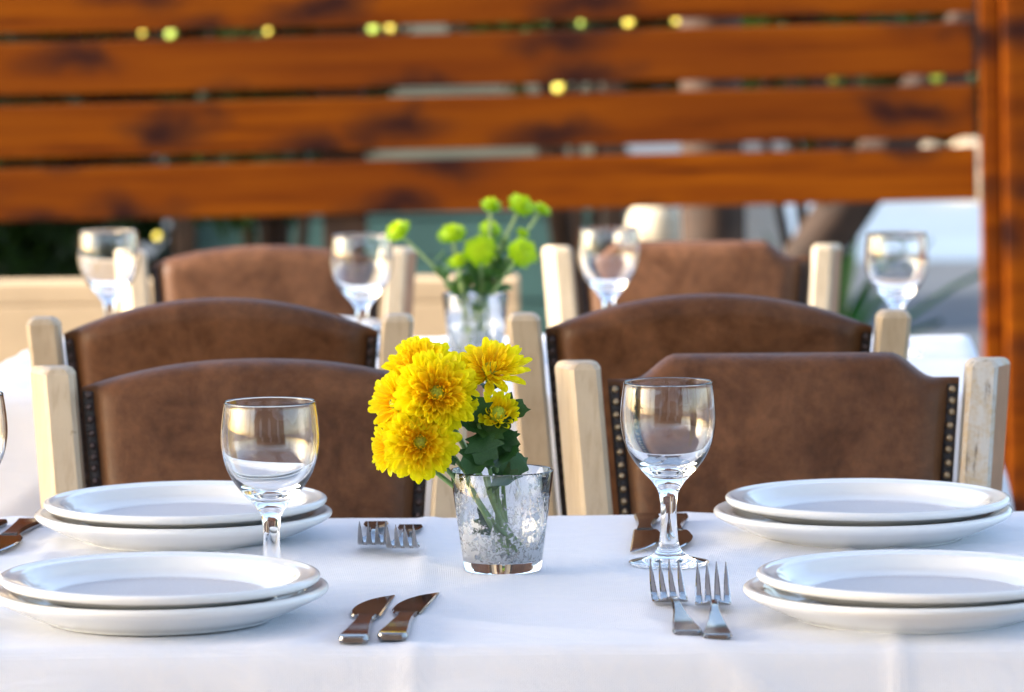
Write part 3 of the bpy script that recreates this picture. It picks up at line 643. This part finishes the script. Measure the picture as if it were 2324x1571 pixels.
# a leafy sprig without a bloom
sp = thing('leafy_sprig', 'dark green leafy sprig rising from the front vase below the blooms', 'sprig', ft(0, .004))
path = catmull([(0, 0, 0), (-.006, -.004, .05), (-.012, -.012, .085), (-.020, -.016, .118)], 6)
obj('stem', mesh('stem', *tube(path, .0018, 8), 'stem'), sp)
for lx, d, s, k, up in ((.42, (.5, -.7, .4), .040, 1, (0, -.7, .7)), (.7, (.8, -.5, .1), .038, 2, (0, -.6, .8)), (.8, (-.4, -.7, -.5), .036, 1, (0, -.8, .6)), (.9, (.7, -.4, .6), .032, 0, (0, -.8, .5)), (1, (-.2, -.4, .9), .034, 2, (0, -1, .2)), (.15, (-.5, -.8, .3), .040, 1, (0, -.6, .7)), (.98, (.3, .5, .8), .034, 0, (0, -1, .2)), (.75, (.8, .1, .55), .034, 2, (0, -1, .3)), (.6, (.9, .3, .4), .040, 0, (0, -1, .3)), (.95, (.15, -.6, -.6), .036, 0, (0, -1, .1))):
    p = path[min(len(path) - 1, int(lx * (len(path) - 1)))]; d = Vector(d).normalized(); x = d.cross(Vector(up)).normalized(); z = x.cross(d)
    obj('leaf', LEAVES[k], sp, mw=Matrix(((x.x, d.x, z.x, p.x), (x.y, d.y, z.y, p.y), (x.z, d.z, z.z, p.z), (0, 0, 0, 1))) @ Matrix.Diagonal((s, s, s, 1)))

# ------------------------------------------------------------------ green button chrysanthemums
def pompom(Rf, seed):
    q = random.Random(seed); parts = [lathe([(0, Rf * .62), (Rf * .5, Rf * .5), (Rf * .86, Rf * .12), (Rf * .7, -Rf * .3), (0, -Rf * .45)], 20)]
    for i in range(110):
        f = (i + .5) / 110; th = math.acos(1 - 1.25 * f); a = i * 2.39996; d = Vector((math.sin(th) * math.cos(a), math.sin(th) * math.sin(a), math.cos(th) * .75))
        s = d.orthogonal().normalized(); b = d * Rf * .5; e = d * Rf * q.uniform(.82, 1.2) ; w = Rf * .12; sd = Vector((-math.sin(a), math.cos(a), 0))
        parts.append(([b - sd * w * .6, b + sd * w * .6, e + sd * w, e + d * Rf * .06, e - sd * w], [(0, 1, 2, 3, 4)]))
    return join(*parts)
GR = [(905, 525, .0165, 'leftmost green button flower leaning over the rear glass', 0), (1028, 530, .0165, 'green button flower second from the left in the rear vase', -.02), (1116, 470, .0145, 'high green button flower above the middle of the rear vase', .01), (1184, 468, .0165, 'topmost green button flower of the rear vase', 0),
      (1232, 480, .0130, 'rightmost high green button flower of the rear vase', .02), (1113, 526, .0125, 'green button flower half hidden behind its neighbour', .03), (1090, 566, .0195, 'largest round green button flower above the rear vase', -.03), (1185, 572, .0185, 'round green button flower with dark centre at the right', -.03), (1040, 590, .0125, 'lowest small green button flower of the rear vase', -.03), (1187, 530, .008, 'tiny green flower bud at the right of the rear vase', 0)]
PX = 5.835 / 10250
for i, (gx, gy, gr, lb, dy) in enumerate(GR):
    hx = V2.x + (gx - 1079) * PX; hz = .8385 + (669 - gy) * PX * 1.0; hy = V2.y + dy
    q = random.Random(i); base = V2 + Vector((q.uniform(-.02, .02) - (gx - 1079) * .00008, q.uniform(-.015, .015), .013))
    t = thing('green_chrysanthemum', lb, 'flower', tuple(base), 0, 'green button flowers in the rear vase'); lp = Vector((hx, hy, hz)) - base
    face = Vector(((gx - 1079) * .003, -.45 if i not in (2, 4) else -.2, .8 if i not in (6, 7) else .25))
    path = catmull([(0, 0, 0), tuple(lp * .5 + Vector((0, 0, .012))), tuple(lp)], 6)
    obj('stem', mesh('stem', *tube(path, .0022, 6), 'limestem'), t)
    obj('flower_head', mesh('flower_head', *pompom(gr * 1.04, i), 'lime', smooth=False), t, mw=Matrix.Translation(lp) @ frame(face) @ Matrix.Diagonal((q.uniform(.88, 1.1), q.uniform(.9, 1.12), q.uniform(.7, 1.0), 1)))
    for k in range(5):
        p = path[4 + k]; d = Vector((q.uniform(-1, 1), q.uniform(-1, .3), .5)).normalized(); x = d.cross(Vector((0, -.5, 1))).normalized(); z = x.cross(d); s = q.uniform(.02, .035)
        obj('leaf', GLEAVES[q.randrange(3)], t, mw=Matrix(((x.x, d.x, z.x, p.x), (x.y, d.y, z.y, p.y), (x.z, d.z, z.z, p.z), (0, 0, 0, 1))) @ Matrix.Diagonal((s, s, s, 1)))

# ------------------------------------------------------------------ cutlery (handle end at the origin, pointing to +y)
def strip_solid(rows, th):
    """rows: (y, xleft, xright, zmid, thickness) -> closed flat bar with bevelled rims"""
    vs, fs = [], []
    for y, a, b, z, t in rows:
        e = min((b - a) * .18, .0014)
        vs += [(a, y, z), (a + e, y, z + t / 2), (b - e, y, z + t / 2), (b, y, z), (b - e, y, z - t / 2), (a + e, y, z - t / 2)]
    for i in range(len(rows) - 1):
        for k in range(6): k2 = (k + 1) % 6; fs.append((6 * i + k, 6 * i + k2, 6 * i + 6 + k2, 6 * i + 6 + k))
    fs.append(tuple(range(6))); fs.append(tuple(range(len(vs) - 6, len(vs)))[::-1])
    return vs, fs
def steel(name, rows, mat):
    me = mesh(name, *strip_solid(smooth_rows(rows), 0), mat); me.set_sharp_from_angle(angle=R(22)); return me
def smooth_rows(rows, n=5): 
    a = catmull([(r[0], r[1], r[2]) for r in rows], n); b = catmull([(r[3], r[4], 0) for r in rows], n)
    return [(p.x, p.y, p.z, max(.0002, s.x), max(.0004, s.y)) for p, s in zip(a, b)]
KH = steel('handle', [(0, -.0085, .0085, .0036, .0040), (.0025, -.0115, .0115, .0038, .0060), (.010, -.0122, .0122, .0040, .0066), (.030, -.0106, .0106, .0042, .0062), (.06, -.0085, .0085, .0047, .0066), (.09, -.0072, .0072, .0048, .006), (.108, -.0082, .0076, .0048, .0055), (.116, -.0092, .0080, .0048, .005)], 'hsteel')
KB = steel('blade', [(.1162, -.0125, .0100, .0048, .0030), (.126, -.0150, .0100, .0047, .0026), (.146, -.0172, .0100, .0045, .0022), (.172, -.0165, .0100, .0042, .002), (.200, -.0120, .0100, .0038, .0018), (.225, -.0040, .0100, .0034, .0014), (.245, .0080, .0100, .0030, .0008)], 'steel')
FH = steel('handle', [(0, -.0078, .0078, .0026, .0026), (.0025, -.0112, .0112, .0028, .0042), (.012, -.0116, .0116, .0032, .0042), (.04, -.0090, .0090, .0048, .0036), (.075, -.0052, .0052, .0085, .0034), (.105, -.0036, .0036, .0118, .0036), (.128, -.0036, .0036, .0118, .0034), (.138, -.0050, .0050, .0100, .003)], 'hsteel')
FD = steel('head', [(.1382, -.0056, .0056, .0099, .0026), (.146, -.0128, .0128, .0074, .0022), (.154, -.0146, .0146, .0056, .0020), (.163, -.0149, .0149, .0052, .0020)], 'steel')
FT = steel('tine', [(.1632, -.0032, .0032, .0052, .0019), (.178, -.0028, .0028, .0085, .0018), (.194, -.0022, .0022, .0155, .0016), (.206, -.0015, .0015, .0240, .0014), (.215, -.0004, .0004, .0320, .0010)], 'steel')
def place(name, label, cat, end, tip, group):
    e, p = Vector((*end, 0)), Vector((*tip, 0)); d = p - e
    return thing(name, label, cat, (*end, .7512), -math.atan2(d.x, d.y), group)
def knife(label, end, tip, mirror=False):
    t = place('table_knife', label, 'knife', end, tip, 'steel table knives')
    obj('handle', KH, t); obj('blade', KB, t, scale=(-1, 1, 1) if mirror else None); return t
def fork(label, end, tip):
    t = place('dinner_fork', label, 'fork', end, tip, 'steel dinner forks')
    obj('handle', FH, t); obj('head', FD, t)
    for x in (-.0117, -.0039, .0039, .0117): obj('tine', FT, t, (x, 0, 0), (0, 0, 0))
    return t
knife('steel knife nearest the left plates', (-.1262, 3.492), (-.1090, 3.74)); knife('steel knife nearest the vase side of the pair at the left', (-.0965, 3.505), (-.0735, 3.74))
fork('steel fork in front of the right wine glass', (.1368, 3.518), (.1255, 3.73)); fork('steel fork nearest the right plates', (.1588, 3.498), (.164, 3.71))
fork('far steel fork pointing at us, left one', (-.1290, 4.205), (-.1255, 3.99)); fork('far steel fork pointing at us, right one by the flowers', (-.0960, 4.18), (-.1005, 3.965))
knife('far steel knife left of the right wine glass', (.126, 4.235), (.114, 4.0)); knife('far steel knife behind the right wine glass stem', (.153, 4.23), (.142, 4.0))
knife('far steel knife half hidden behind the left plates', (-.455, 4.235), (-.474, 4.0)); knife('far steel knife cut off at the left edge', (-.488, 4.23), (-.51, 4.0))
